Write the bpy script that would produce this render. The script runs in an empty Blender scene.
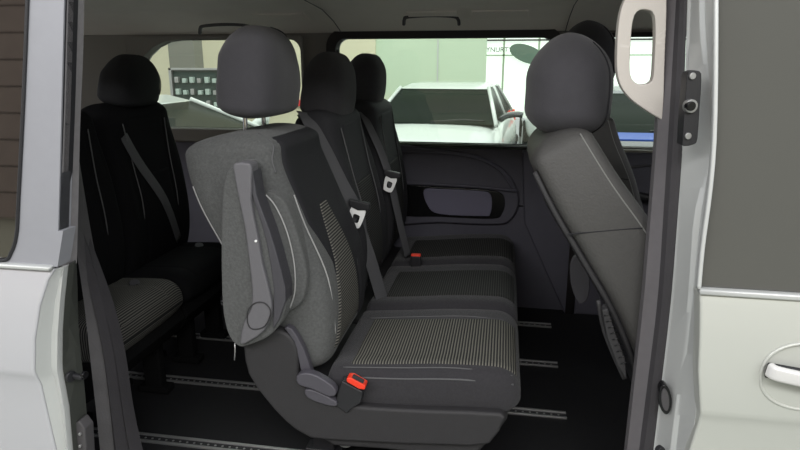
import bpy, bmesh, math, random
from mathutils import Vector, Matrix
random.seed(4)
COL = bpy.context.scene.collection
PI = math.pi
# ------------------------------------------------------------------ camera
FPX = 600.0; YAW = math.radians(9.8); PIT = math.radians(14.9); CAM = (0.0, 0.0, 1.65)
def ray(px, py):
    a = (px-400)/FPX; b = -(py-225)/FPX
    fh = (-math.sin(YAW), math.cos(YAW))
    f = (fh[0]*math.cos(PIT), fh[1]*math.cos(PIT), -math.sin(PIT))
    u = (fh[0]*math.sin(PIT), fh[1]*math.sin(PIT), math.cos(PIT))
    r = (math.cos(YAW), math.sin(YAW), 0)
    return [f[i]+a*r[i]+b*u[i] for i in range(3)]
def P(px, py, Y):            # measured point on the plane at depth Y
    d = ray(px, py); t = Y/d[1]
    return (d[0]*t, Y, CAM[2]+d[2]*t)
def XZ(pts, Y):
    return [(P(x, y, Y)[0], P(x, y, Y)[2]) for x, y in pts]
cd = bpy.data.cameras.new('camera'); cam = bpy.data.objects.new('camera', cd); COL.objects.link(cam)
cd.sensor_width = 36; cd.lens = 36*FPX/800; cd.clip_start = 0.05
cam.location = CAM; cam.rotation_euler = (PI/2-PIT, 0, YAW)
bpy.context.scene.camera = cam

# ------------------------------------------------------------------ materials
def s2l(c):
    c = c/255.0
    return c/12.92 if c <= .04045 else ((c+.055)/1.055)**2.4
def rgb(r, g, b): return (s2l(r), s2l(g), s2l(b), 1)
def mat(name, col, rough=.6, metal=0, bump=0, bscale=300, noise=0, nscale=20, spec=.5, coat=0, trans=0, alpha=1, emit=None, estr=0, sheen=0, ior=1.45):
    m = bpy.data.materials.new(name); m.use_nodes = True
    nt = m.node_tree; b = nt.nodes['Principled BSDF']
    b.inputs['Base Color'].default_value = col
    b.inputs['Roughness'].default_value = rough
    b.inputs['Metallic'].default_value = metal
    b.inputs['Specular IOR Level'].default_value = spec
    b.inputs['Coat Weight'].default_value = coat
    b.inputs['Coat Roughness'].default_value = .05
    b.inputs['Transmission Weight'].default_value = trans
    b.inputs['Alpha'].default_value = alpha
    b.inputs['Sheen Weight'].default_value = sheen
    b.inputs['IOR'].default_value = ior
    if emit:
        b.inputs['Emission Color'].default_value = emit
        b.inputs['Emission Strength'].default_value = estr
    tc = nt.nodes.new('ShaderNodeTexCoord')
    if noise:
        n = nt.nodes.new('ShaderNodeTexNoise'); n.inputs['Scale'].default_value = nscale; n.inputs['Detail'].default_value = 5
        nt.links.new(tc.outputs['Object'], n.inputs['Vector'])
        mx = nt.nodes.new('ShaderNodeMix'); mx.data_type = 'RGBA'
        mx.inputs[6].default_value = [c*(1-noise) for c in col[:3]]+[1]
        mx.inputs[7].default_value = [min(1, c*(1+noise)) for c in col[:3]]+[1]
        nt.links.new(n.outputs['Fac'], mx.inputs[0]); nt.links.new(mx.outputs[2], b.inputs['Base Color'])
    if bump:
        n = nt.nodes.new('ShaderNodeTexNoise'); n.inputs['Scale'].default_value = bscale; n.inputs['Detail'].default_value = 3
        nt.links.new(tc.outputs['Object'], n.inputs['Vector'])
        bp = nt.nodes.new('ShaderNodeBump'); bp.inputs['Strength'].default_value = bump; bp.inputs['Distance'].default_value = .002
        nt.links.new(n.outputs['Fac'], bp.inputs['Height']); nt.links.new(bp.outputs['Normal'], b.inputs['Normal'])
    return m
def ribbed(name, dark, light, period, axis='Z', duty=.5, rough=.85):
    m = mat(name, dark, rough, spec=.2); nt = m.node_tree; b = nt.nodes['Principled BSDF']
    tc = nt.nodes.new('ShaderNodeTexCoord'); w = nt.nodes.new('ShaderNodeTexWave')
    w.wave_type = 'BANDS'; w.bands_direction = axis; w.inputs['Scale'].default_value = 2*PI/20/period
    w.inputs['Distortion'].default_value = .25; w.inputs['Detail'].default_value = 1; w.inputs['Detail Scale'].default_value = .4
    nt.links.new(tc.outputs['UV'], w.inputs['Vector'])
    r = nt.nodes.new('ShaderNodeValToRGB')
    r.color_ramp.elements[0].color = dark; r.color_ramp.elements[0].position = duty-.12
    r.color_ramp.elements[1].color = light; r.color_ramp.elements[1].position = duty+.25
    nt.links.new(w.outputs['Fac'], r.inputs[0]); nt.links.new(r.outputs[0], b.inputs['Base Color'])
    bp = nt.nodes.new('ShaderNodeBump'); bp.inputs['Strength'].default_value = .4; bp.inputs['Distance'].default_value = .0015
    nt.links.new(w.outputs['Fac'], bp.inputs['Height']); nt.links.new(bp.outputs['Normal'], b.inputs['Normal'])
    return m
def glass(name, pane_col, alpha=.15, rough=.02):
    m = bpy.data.materials.new(name); m.use_nodes = True; nt = m.node_tree; nt.nodes.clear()
    o = nt.nodes.new('ShaderNodeOutputMaterial'); t = nt.nodes.new('ShaderNodeBsdfTransparent'); t.inputs[0].default_value = pane_col
    g = nt.nodes.new('ShaderNodeBsdfGlossy'); g.inputs['Roughness'].default_value = rough; g.inputs[0].default_value = (1, 1, 1, 1)
    f = nt.nodes.new('ShaderNodeFresnel'); f.inputs[0].default_value = 1.45
    mx = nt.nodes.new('ShaderNodeMixShader')
    nt.links.new(f.outputs[0], mx.inputs[0]); nt.links.new(t.outputs[0], mx.inputs[1]); nt.links.new(g.outputs[0], mx.inputs[2]); nt.links.new(mx.outputs[0], o.inputs[0])
    return m
M = {}
M['silver'] = mat('silver_paint', rgb(196, 198, 197), .38, metal=.25, noise=.03, nscale=6, coat=.5, spec=.5)
M['silver_door'] = mat('silver_door_paint', rgb(190, 192, 186), .35, metal=.15, noise=.02, nscale=3, coat=.5)
M['silver_matt'] = mat('grey_frame_paint', rgb(146, 147, 153), .5, metal=.15, noise=.05, nscale=30)
M['seal'] = mat('rubber_seal', rgb(74, 72, 74), .62, bump=.3, bscale=200, noise=.15, nscale=40)
M['sealdark'] = mat('dark_rubber', rgb(56, 54, 57), .6, bump=.3, bscale=200, noise=.12, nscale=40)
M['seal_light'] = mat('worn_grey_trim', rgb(132, 129, 131), .55, bump=.4, bscale=120, noise=.18, nscale=60)
M['black'] = mat('black_plastic', rgb(34, 34, 37), .45, bump=.3, bscale=500)
M['blackgloss'] = mat('black_gloss', rgb(18, 18, 20), .2)
M['fabric'] = mat('charcoal_fabric', rgb(55, 54, 57), .95, bump=.8, bscale=700, noise=.22, nscale=160, spec=.15, sheen=.1)
M['flank'] = mat('grey_side_fabric', rgb(85, 86, 86), .9, bump=.9, bscale=500, noise=.4, nscale=150, spec=.2, sheen=.1)
M['head'] = mat('headrest_fabric', rgb(64, 63, 67), .92, bump=.5, bscale=400, noise=.10, nscale=50, spec=.2, sheen=.15)
M['dark'] = mat('dark_fabric', rgb(42, 42, 45), .8, bump=.6, bscale=600, noise=.15, nscale=120, spec=.25)
M['piping'] = mat('grey_piping', rgb(150, 150, 150), .7)
M['pipmid'] = mat('mid_grey_piping', rgb(118, 118, 116), .7)
M['pipdark'] = mat('dark_piping', rgb(84, 84, 86), .7)
M['rib'] = ribbed('ribbed_seat_fabric', rgb(42, 42, 42), rgb(110, 108, 101), .0085, 'X')
M['ribz'] = ribbed('ribbed_back_fabric', rgb(40, 40, 41), rgb(118, 116, 110), .0085, 'X')
M['shade_plastic'] = mat('shaded_row_plastic', rgb(18, 18, 19), .9, spec=.1)  # back-row seat bases and legs, blackened in place of cabin shade
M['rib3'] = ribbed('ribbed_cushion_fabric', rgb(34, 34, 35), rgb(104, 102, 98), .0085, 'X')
M['shade_fab'] = mat('shaded_row_fabric', rgb(20, 20, 22), .95, bump=.4, bscale=500, spec=.1)  # back-row upholstery with the cabin's shade put into its colour
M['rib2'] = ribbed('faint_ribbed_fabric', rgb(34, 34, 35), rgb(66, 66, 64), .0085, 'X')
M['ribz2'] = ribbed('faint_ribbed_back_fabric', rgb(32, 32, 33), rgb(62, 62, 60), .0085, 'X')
M['plastic'] = mat('grey_seat_plastic', rgb(66, 65, 70), .5, bump=.4, bscale=600, noise=.06, nscale=40)
M['purple'] = mat('grey_lever_plastic', rgb(74, 72, 79), .4, bump=.2, bscale=500)
M['armp'] = mat('armrest_plastic', rgb(98, 97, 101), .55, bump=.4, bscale=500, noise=.06, nscale=60)
M['base'] = mat('seat_base_plastic', rgb(45, 44, 46), .6, bump=.5, bscale=500, noise=.1, nscale=60)
M['leather'] = mat('grey_leather', rgb(69, 68, 67), .6, bump=.6, bscale=180, noise=.1, nscale=90)
M['chrome'] = mat('chrome', rgb(215, 215, 215), .18, metal=1)
M['steel'] = mat('steel', rgb(175, 175, 175), .4, metal=.8)
M['white_plastic'] = mat('white_belt_tongue', rgb(236, 236, 236), .3, metal=0)
M['red'] = mat('red_button', rgb(235, 60, 35), .4)
M['belt'] = mat('belt_webbing', rgb(76, 76, 79), .75, bump=.8, bscale=350)
M['carpet'] = mat('van_floor_mat', rgb(28, 28, 30), .7, bump=.4, bscale=300, noise=.2, nscale=50, spec=.3)
M['head_lin'] = mat('headliner_felt', rgb(224, 217, 210), .95, bump=.4, bscale=500, noise=.05, nscale=8, spec=.1)
M['trim'] = mat('dark_side_trim', rgb(80, 79, 89), .6, bump=.5, bscale=300, noise=.08, nscale=30)
M['trim_gloss'] = mat('pocket_panel', rgb(104, 102, 120), .45, bump=.3, bscale=400)
M['pillar_in'] = mat('pillar_lining', rgb(122, 119, 115), .85, bump=.3, bscale=400)
M['winrub'] = mat('window_surround', rgb(44, 41, 42), .7)
M['cream'] = mat('cream_grip_plastic', rgb(190, 184, 178), .5, bump=.2, bscale=300)
M['glass'] = glass('window_glass', (.93, .97, .93, 1))
M['pane_col'] = mat('grey_reflection_glass', rgb(84, 84, 81), .12, spec=.5, noise=.03, nscale=4)  # front door pane; its grey reflection is painted as a flat base colour
M['darkglass'] = mat('privacy_glass', rgb(30, 27, 26), .03, spec=.9, ior=1.9)

# ------------------------------------------------------------------ mesh helpers
def link(name, verts, faces, m, parent=None, smooth=False, bevel=0, seg=2, sub=0, ang=35):
    me = bpy.data.meshes.new(name); me.from_pydata([tuple(v) for v in verts], [], faces); me.update()
    bm = bmesh.new(); bm.from_mesh(me); bmesh.ops.recalc_face_normals(bm, faces=bm.faces[:]); bm.to_mesh(me); bm.free()
    o = bpy.data.objects.new(name, me); COL.objects.link(o)
    ms = m if isinstance(m, (list, tuple)) else [m]
    for q in ms: me.materials.append(q)
    if smooth:
        for p in me.polygons: p.use_smooth = True
    if parent is not None: attach(o, parent)
    if bevel:
        b = o.modifiers.new('bevel', 'BEVEL'); b.width = bevel; b.segments = seg; b.limit_method = 'ANGLE'; b.angle_limit = math.radians(ang)
        for p in me.polygons: p.use_smooth = True
        w = o.modifiers.new('wn', 'WEIGHTED_NORMAL'); w.keep_sharp = False
    if sub:
        s = o.modifiers.new('sub', 'SUBSURF'); s.levels = sub; s.render_levels = sub
        for p in me.polygons: p.use_smooth = True
    return o
def wloc(o):
    v = Vector(o.location)
    while o.parent is not None:
        o = o.parent; v = v+Vector(o.location)
    return v
def attach(o, parent):
    o.parent = parent; o.location = Vector(o.location)-wloc(parent)
def empty(name, loc):
    o = bpy.data.objects.new(name, None); o.location = loc; COL.objects.link(o); o.empty_display_size = .1
    return o
def tag(o, label=None, cat=None, group=None, kind=None):
    if label: o['label'] = label
    if cat: o['category'] = cat
    if group: o['group'] = group
    if kind: o['kind'] = kind
    return o
def box(name, x0, x1, y0, y1, z0, z1, m, parent=None, bevel=.004, seg=2):
    v = [(x, y, z) for x in (x0, x1) for y in (y0, y1) for z in (z0, z1)]
    f = [(0, 1, 3, 2), (4, 6, 7, 5), (0, 4, 5, 1), (2, 3, 7, 6), (0, 2, 6, 4), (1, 5, 7, 3)]
    return link(name, v, f, m, parent, bevel=bevel, seg=seg)
def smoothpts(pts, n=4, closed=False):
    """Catmull-Rom resample"""
    out = []; N = len(pts); P_ = [Vector(p) for p in pts]
    rng = range(N) if closed else range(N-1)
    for i in rng:
        if closed: a, b, c, d = P_[i-1], P_[i], P_[(i+1) % N], P_[(i+2) % N]
        else: a, b, c, d = P_[max(i-1, 0)], P_[i], P_[i+1], P_[min(i+2, N-1)]
        for k in range(n):
            t = k/n
            out.append(.5*((2*b)+(c-a)*t+(2*a-5*b+4*c-d)*t*t+(3*b-a-3*c+d)*t**3))
    if not closed: out.append(P_[-1])
    return out
def prism(name, pts, y0, y1, m, parent=None, bevel=.003, seg=2, round_=0, smooth_ang=35):
    """outline in X,Z extruded from y0 to y1; y0/y1 may be functions of (x,z)"""
    if round_: pts = [(v[0], v[1]) for v in smoothpts([(p[0], p[1], 0) for p in pts], round_, True)]
    n = len(pts)
    fy0 = y0 if callable(y0) else (lambda x, z: y0); fy1 = y1 if callable(y1) else (lambda x, z: y1)
    v = [(x, fy0(x, z), z) for x, z in pts]+[(x, fy1(x, z), z) for x, z in pts]
    f = [tuple(range(n)), tuple(range(2*n-1, n-1, -1))]+[(i, (i+1) % n, n+(i+1) % n, n+i) for i in range(n)]
    return link(name, v, f, m, parent, bevel=bevel, seg=seg, ang=smooth_ang)
def ringplate(name, outer, inner, y0, y1, m, parent=None, bevel=.003, seg=2, n=64, dish=0):
    """flat ring between two X,Z loops, resampled by direction from the inner loop's centre"""
    def dense(l): return [(v[0], v[1]) for v in smoothpts([(p[0], p[1], 0) for p in l], 12, True)]
    outer, inner = dense(outer), dense(inner)
    cx = sum(p[0] for p in inner)/len(inner); cz = sum(p[1] for p in inner)/len(inner)
    def samp(l, a):
        return min(l, key=lambda p: abs((math.atan2(p[1]-cz, p[0]-cx)-a+PI) % (2*PI)-PI))
    O = [samp(outer, -PI+2*PI*k/n) for k in range(n)]; I = [samp(inner, -PI+2*PI*k/n) for k in range(n)]
    v = [(x, y0, z) for x, z in O]+[(x, y0+dish, z) for x, z in I]+[(x, y1, z) for x, z in O]+[(x, y1, z) for x, z in I]
    f = []
    for k in range(n):
        j = (k+1) % n
        f += [(k, j, n+j, n+k), (2*n+k, 3*n+k, 3*n+j, 2*n+j), (k, 2*n+k, 2*n+j, j), (n+k, n+j, 3*n+j, 3*n+k)]
    return link(name, v, f, m, parent, bevel=bevel, seg=seg)
def sweep(name, path, prof, m, parent=None, closed=False, up=(0, 1, 0), smooth=True, scales=None, sharp=False):
    """profile (a,b) swept along path; a along 'side' (tangent x up), b along up"""
    P_ = [Vector(p) for p in path]; n = len(P_); k = len(prof); v = []
    U = Vector(up)
    for i in range(n):
        if closed: t = P_[(i+1) % n]-P_[i-1]
        else: t = P_[min(i+1, n-1)]-P_[max(i-1, 0)]
        t.normalize(); s = t.cross(U)
        if s.length < 1e-4: s = t.cross(Vector((1, 0, .1)))
        s.normalize(); u = s.cross(t).normalized(); sc = scales[i] if scales else 1
        for a, b in prof: v.append(P_[i]+s*a*sc+u*b*sc)
    f = []
    for i in range(n if closed else n-1):
        j = (i+1) % n
        for q in range(k):
            f.append((i*k+q, i*k+(q+1) % k, j*k+(q+1) % k, j*k+q))
    if not closed: f += [tuple(range(k)), tuple(range((n-1)*k+k-1, (n-1)*k-1, -1))]
    return link(name, v, f, m, parent, smooth=smooth, bevel=(.001 if sharp else 0), seg=1)
def circ(r, n=10, ry=None): return [(r*math.cos(2*PI*i/n), (ry or r)*math.sin(2*PI*i/n)) for i in range(n)]
def rrect(w, h, r, n=3):
    out = []
    for cx, cy, a0 in ((w/2-r, h/2-r, 0), (-w/2+r, h/2-r, PI/2), (-w/2+r, -h/2+r, PI), (w/2-r, -h/2+r, 1.5*PI)):
        for i in range(n+1): a = a0+PI/2*i/n; out.append((cx+r*math.cos(a), cy+r*math.sin(a)))
    return out
def cyl(name, c, r, h, axis, m, parent=None, n=20, bevel=.001, r2=None):
    v = []; A = Vector(axis).normalized(); s = A.orthogonal().normalized(); u = A.cross(s)
    for k, (hh, rr) in enumerate(((-h/2, r), (h/2, r2 if r2 is not None else r))):
        for i in range(n): a = 2*PI*i/n; v.append(Vector(c)+A*hh+(s*math.cos(a)+u*math.sin(a))*rr)
    f = [tuple(range(n)), tuple(range(2*n-1, n-1, -1))]+[(i, (i+1) % n, n+(i+1) % n, n+i) for i in range(n)]
    return link(name, v, f, m, parent, bevel=bevel)
def sp(x, p): return math.copysign(abs(x)**p, x)

class Pad:
    """upholstered slab along a spine in X,Z; centred on yc"""
    def __init__(s, spine, w, h, yc, bol=None, n=4.0, rs=.05, re=.05, rw=.04):
        pts = smoothpts([(x, 0, z) for x, z in spine], 8)
        s.L = [0]
        for i in range(1, len(pts)): s.L.append(s.L[-1]+(pts[i]-pts[i-1]).length)
        s.pts = pts; s.w = w; s.h = h; s.yc = yc; s.bol = bol or (lambda t, v: 0); s.n = n; s.rs = rs; s.re = re; s.rw = rw
        s.tot = s.L[-1]
    def at(s, d):
        d = min(max(d, 0), s.tot)
        for i in range(1, len(s.pts)):
            if s.L[i] >= d-1e-9: break
        t = (d-s.L[i-1])/max(1e-9, s.L[i]-s.L[i-1]); p = s.pts[i-1].lerp(s.pts[i], t)
        a = s.at_t(i-1); b = s.at_t(i)
        tan = a.lerp(b, t).normalized()
        return p, tan, Vector((tan.z, 0, -tan.x))
    def at_t(s, i):
        i = min(max(i, 0), len(s.pts)-1)
        return (s.pts[min(i+1, len(s.pts)-1)]-s.pts[max(i-1, 0)]).normalized()
    def scale(s, d):
        k = 1
        if d < s.rs: k = math.sqrt(max(0, 1-(1-d/s.rs)**2))
        e = s.tot-d
        if e < s.re: k = min(k, math.sqrt(max(0, 1-(1-e/s.re)**2)))
        return k
    def wh(s, t):
        w = s.w(t) if callable(s.w) else s.w; h = s.h(t) if callable(s.h) else s.h
        return w, h
    def front(s, d, v, off=0):
        t = d/s.tot; k = s.scale(d); w, h = s.wh(t); W = w-2*s.rw*(1-k); H = h*max(k, .05)
        p, tan, nr = s.at(d)
        q = H/2*max(0, 1-abs(v)**s.n)**(1/s.n)
        return p+nr*(q+s.bol(t, v)*min(1, q/(H/2))*k+off)+Vector((0, s.yc+v*W/2, 0))
    def mesh(s, name, m, parent, nd=44, nr=44):
        v = []; ds = []
        for i in range(nd+1):
            a = i/nd; ds.append(a)
        # denser ends
        D = []
        for a in ds: D.append(s.tot*(.5-.5*math.cos(PI*a)))
        for d in D:
            t = d/s.tot; k = max(s.scale(d), .06); w, h = s.wh(t); W = w-2*s.rw*(1-k); H = h*k
            p, tan, nrm = s.at(d)
            for j in range(nr):
                th = 2*PI*j/nr; vv = sp(math.cos(th), 2/s.n); hh = sp(math.sin(th), 2/s.n)*H/2
                if hh > 0: hh += s.bol(t, vv)*(hh/(H/2))*k
                v.append(p+nrm*hh+Vector((0, s.yc+vv*W/2, 0)))
        f = []
        for i in range(nd):
            for j in range(nr): f.append((i*nr+j, i*nr+(j+1) % nr, (i+1)*nr+(j+1) % nr, (i+1)*nr+j))
        f += [tuple(range(nr)), tuple(range((nd+1)*nr-1, nd*nr-1, -1))]
        o = link(name, v, f, m, parent, smooth=True)
        cum = [0]; a_ = nr//4
        for i in range(1, nd+1): cum.append(cum[-1]+(v[i*nr+a_]-v[(i-1)*nr+a_]).length)
        uv = o.data.uv_layers.new(name='run'); lp = o.data.loops
        for k_ in range(len(lp)):
            q = lp[k_].vertex_index; uv.data[k_].uv = (cum[q//nr], v[q].y)
        return o
    def patch(s, name, m, parent, t0, t1, v0, v1, off=.003, nd=30, nv=20, shape=None):
        """panel sewn onto the front surface, with a turned-in rim; shape(t) -> (v0,v1) narrows it"""
        v = []; f = []
        for i in range(nd+1):
            t = t0+(t1-t0)*i/nd; a, b = shape((t-t0)/(t1-t0)) if shape else (v0, v1)
            for j in range(nv+1):
                u = a+(b-a)*j/nv; e = min(i, nd-i, j, nv-j)
                v.append(s.front(t*s.tot, u, off if e > 0 else -.003))
        N = (nd+1)*(nv+1)
        for i in range(nd+1):
            t = t0+(t1-t0)*i/nd; a, b = shape((t-t0)/(t1-t0)) if shape else (v0, v1)
            for j in range(nv+1): v.append(s.front(t*s.tot, a+(b-a)*j/nv, -.006))
        w = nv+1
        for i in range(nd):
            for j in range(nv):
                q = (i*w+j, i*w+j+1, (i+1)*w+j+1, (i+1)*w+j); f += [q, tuple(N+x for x in reversed(q))]
        for i in range(nd):
            for j in (0, nv): f.append((i*w+j, (i+1)*w+j, N+(i+1)*w+j, N+i*w+j))
        for j in range(nv):
            for i in (0, nd): f.append((i*w+j, i*w+j+1, N+i*w+j+1, N+i*w+j))
        o = link(name, v, f, m, parent, smooth=True)
        cum = [0]
        for i in range(1, nd+1): cum.append(cum[-1]+(v[i*w+nv//2]-v[(i-1)*w+nv//2]).length)
        uv = o.data.uv_layers.new(name='run'); lp = o.data.loops
        for k_ in range(len(lp)):
            q = lp[k_].vertex_index % N
            uv.data[k_].uv = (cum[q//w], v[q].y)
        return o
    def seam(s, name, m, parent, ts, r=.003, off=.001):
        path = smoothpts([s.front(t*s.tot, v, off) for t, v in ts], 6)
        return sweep(name, path, circ(r, 8), m, parent)

# ------------------------------------------------------------------ seats
FL = .44
def rot(p, a, c=(-.52, .85)):
    x, z = p[0]-c[0], p[1]-c[1]
    return (c[0]+x*math.cos(a)+z*math.sin(a), c[1]-x*math.sin(a)+z*math.cos(a))
def headrest(root, x, y, z, lean=0.0, w=.25, h=.245, d=.13, m=None):
    m = m or M['head']
    ca, sa = math.cos(lean), math.sin(lean)
    def T(a, b): return (x+a*ca+b*sa, z-a*sa+b*ca)
    spine = [T(-.018, -h/2), T(-.008, -h/4), T(.0, 0), T(.0, h/4), T(-.012, h/2)]
    pad = Pad(spine, lambda t: w*(1.03-.30*max(0, (t-.35)/.65)**1.8), lambda t: d*(1.0-.18*abs(t-.3)), y, n=3.2, rs=.035, re=.085, rw=.07)
    o = pad.mesh('headrest', m, root, 36, 40)
    tag(o, 'padded headrest')
    sm = sweep('seam', smoothpts([pad.front(t*pad.tot, v, .0005) for t, v in ((.05, .72), (.3, .8), (.6, .8), (.85, .66), (.95, .4))], 5), circ(.0022, 6), M['dark'], o)
    for s_ in (-1, 1):
        pth = [T(-.03, -h/2+.03)+(0,), T(-.038, -h/2-.05)+(0,), T(-.045, -h/2-.11)+(0,)]
        pth = [(a[0], y+s_*.068, a[1]) for a in pth]
        q = sweep('headrest_post', smoothpts(pth, 4), circ(.0065, 12), M['chrome'], root)
        tag(q, 'chrome headrest post')
    return o
def make_seat(name, label, yc, dx=0, rec=0, hz=0, near=False, w=.455, detail=True, group=None, dark=False, hw=.25, hh=.245, hx=0, hd=.15, th=.165, cdx=0):
    root = empty(name, (-.25+dx, yc, FL)); tag(root, label, 'seat', group)
    fab = M['fabric'] if not dark else M['shade_fab']
    def R(p): a = rot(p, rec); return (a[0]+dx, a[1])
    # backrest
    sp_ = [R(p) for p in ((-.575, .80), (-.565, .92), (-.585, 1.05), (-.635-(.02 if near else 0), 1.2), (-.688-(.03 if near else 0), 1.35), (-.715-(.02 if near else 0), 1.485-(.015 if near else 0)))]
    bol = lambda t, v: (.030 if near else .040)*max(0, (abs(v)-.42)/.58)**1.4*math.exp(-((t-.40)/.42)**4) if abs(v) > .42 else 0
    pad = Pad(sp_, lambda t: w*(1-.10*max(0, (t-.72)/.28)**2), lambda t: (.21+.10*t) if near else th, yc, bol, n=4.5, rs=.06, re=.05, rw=.05)
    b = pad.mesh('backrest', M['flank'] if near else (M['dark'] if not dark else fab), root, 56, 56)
    shp = lambda t: (-(.50-.06*math.sin(PI*t)+.10*max(0, t-.7)/.3), (.50-.06*math.sin(PI*t)+.10*max(0, t-.7)/.3))
    p1 = pad.patch('backrest_insert', M['shade_fab'] if dark else M['dark'], b, .08, .93, -.6, .6, .002, 40, 20, lambda t: (-(.60-.08*math.sin(PI*t)), (.60-.08*math.sin(PI*t))))
    p2 = pad.patch('ribbed_panel', M['ribz'] if near else (M['shade_fab'] if dark else M['ribz2']), b, .10, .60, -.5, .5, .0065, 40, 18, (lambda t: (-.82+.66*t, .50-.40*t)) if near else (lambda t: (-.52+.03*t, .52-.03*t)))
    tag(p2, 'ribbed fabric panel')
    if near:
        sc = pad.patch('shoulder_panel', M['dark'], b, .30, .985, -.56, .93, .0035, 44, 26, lambda t: (-.30-.50*min(1, t/.36)**.7, .93)); tag(sc, 'dark fabric shoulder panel')
        pad.patch('far_bolster_cover', M['dark'], b, .04, .60, .5, .93, .0035, 24, 10)
        pad.seam('piping', M['piping'], b, [(.16, -.80), (.35, -.83), (.55, -.84), (.68, -.8)], .0022)
        pad.seam('piping', M['pipdark'], b, [(.99, -.78), (.95, -.86), (.88, -.9), (.80, -.9)], .0026)
        # welt round the rear near corner of the shell
        wl = []
        for i in range(14):
            d = pad.tot*(.84-.74*i/13); p, tn, nr = pad.at(d); ww, h_ = pad.wh(d/pad.tot)
            wl.append(p-nr*(h_*.405)+Vector((0, yc-ww*.448, 0)))
        sweep('piping', smoothpts(wl, 3), circ(.0028, 8), M['piping'], b)
    else:
        pad.seam('piping', M['pipdark'], b, [(.1, -.62), (.4, -.56), (.65, -.58), (.9, -.66)], .0022)
        pad.seam('piping', M['pipdark'], b, [(.1, .62), (.4, .56), (.65, .58), (.9, .66)], .0022)
    # cushion (front to back so that its front normal is up)
    cz = .03 if cdx else 0
    cs = [(.075+dx+cdx, .770+cz), (.0+dx+cdx, .778+cz), (-.15+dx+cdx, .772+cz), (-.30+dx+cdx, .757+cz), (-.47+dx+cdx*.3, .742)]
    cb = lambda t, v: .026*max(0, (abs(v)-.55)/.45)**1.3
    cp = Pad(cs, w+.012, lambda t: .155, yc, cb, n=4.0, rs=.075, re=.03, rw=.03)
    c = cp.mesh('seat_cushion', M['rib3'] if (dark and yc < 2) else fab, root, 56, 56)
    q = cp.patch('ribbed_panel', M['rib'] if near else (M['rib2'] if not dark else (M['rib3'] if yc < 2 else M['shade_fab'])), c, .03, .87, -.5, .5, .003, 60, 20, lambda t: (-.87 if near else -.7, .60-.05*math.sin(PI*t))); tag(q, 'ribbed fabric panel')
    if near:
        cp.seam('piping', M['pipdark'], c, [(.06, -.89), (.3, -.90), (.6, -.90), (.9, -.89)], .002)
        cp.seam('piping', M['pipdark'], c, [(.05, -.97), (.3, -.985), (.6, -.985), (.8, -.98)], .0026)
        cp.seam('piping', M['pipdark'], c, [(.10, .56), (.3, .60), (.6, .60), (.9, .58)], .002)
    # headrest: sits on top of the back
    hc = R((-.700, 1.632)); headrest(root, hc[0]+hx, yc, hc[1]+hz, -.06+rec*.5, hw, hh, hd, M['head'] if near else (M['dark'] if dark else M['fabric']))
    # base + legs
    y0, y1 = yc-w/2-.004, yc+w/2+.004
    bs = [(-.66+dx, .75), (-.60+dx, .665), (-.53+dx, .622), (-.45+dx, .612), (-.30+dx, .618), (-.05+dx, .617), (.01+dx, .66), (.045+dx, .72), (.03+dx, .762), (-.30+dx, .74), (-.52+dx, .76), (-.58+dx, .80)]
    if cdx: bs = [(x if x < -.5+dx else x+cdx*.95, z) for x, z in bs]
    else: bs = [(x, z-.036 if z < .64 and x > -.5 else z) for x, z in bs]
    bo = prism('seat_base', bs, y0, y1, M['base'] if not dark else M['shade_plastic'], root, .012, 3)
    for lx in (-.52, -.10+cdx*.8):
        for ly in (yc-.09, yc+.15):
            lg = box('leg', lx+dx-.035, lx+dx+.035, ly-.02, ly+.02, FL+.012, .64, M['shade_plastic'] if dark else M['black'], root, .006)
            box('foot', lx+dx-.06, lx+dx+.06, ly-.026, ly+.026, FL+.010, FL+.035, M['shade_plastic'] if dark else M['black'], lg, .004)
    return root, pad, cp

def belt(root, pts, Y, w=.045, tongue=True, lap=None, yaw=0):
    """webbing strap in front of a backrest; pts = pixels measured in the plane Y"""
    path = smoothpts([P(x, y, Y+dy) for x, y, dy in pts], 6)
    o = sweep('seat_belt', path, rrect(w, .003, .0012, 2), M['belt'], root, up=(.75, -.62, .2))
    return o, path

seat1, pad1, cpad1 = make_seat('rear_seat', 'dark grey fabric van seat nearest the open doorway, armrest folded up and red buckle', 1.70, near=True, hw=.30, hd=.19, hh=.25, hx=-.005)
# --- details of the nearest seat
Ya = 1.405
arm_pts = XZ([(233, 165), (244, 162), (252, 167), (256, 195), (269, 230), (281, 272), (286, 300), (281, 322), (268, 337), (250, 345), (239, 347), (229, 337), (223, 315), (221, 280), (221, 220), (224, 180)], Ya)
arm = prism('armrest', arm_pts, Ya, Ya+.058, M['flank'], seat1, .014, 4, 3)
tag(arm, 'folded-up armrest')
spn = XZ([(233, 168), (236, 163), (247, 163), (252, 168), (251, 200), (256, 228), (259, 243), (262, 262), (269, 290), (272, 312), (264, 331), (250, 341), (240, 344), (244, 322), (251, 308), (252, 288), (249, 262), (245, 230), (239, 200)], Ya-.012)
asp = prism('armrest_spine', spn, Ya-.014, Ya+.03, M['armp'], arm, .008, 3, 2); tag(asp, 'smooth grey plastic armrest spine')
th = XZ([(270, 313), (264, 327), (252, 330), (247, 324), (247, 312), (254, 304), (264, 304)], Ya-.02)
sweep('hinge_disc', smoothpts([(x, Ya-.015, z) for x, z in th], 4, True), circ(.0018, 6), M['base'], arm, closed=True)
cyl('bolt', P(256, 241, Ya-.014), .0035, .006, (0, 1, 0), M['white_plastic'], arm, 10)
strip = XZ([(253, 170), (257, 196), (270, 231), (282, 273), (286, 300), (273, 330), (274, 290), (266, 240), (257, 210), (251, 190)], Ya-.004)
prism('armrest_edge', strip, Ya-.006, Ya+.05, M['plastic'], arm, .004, 2, 2)
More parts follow.
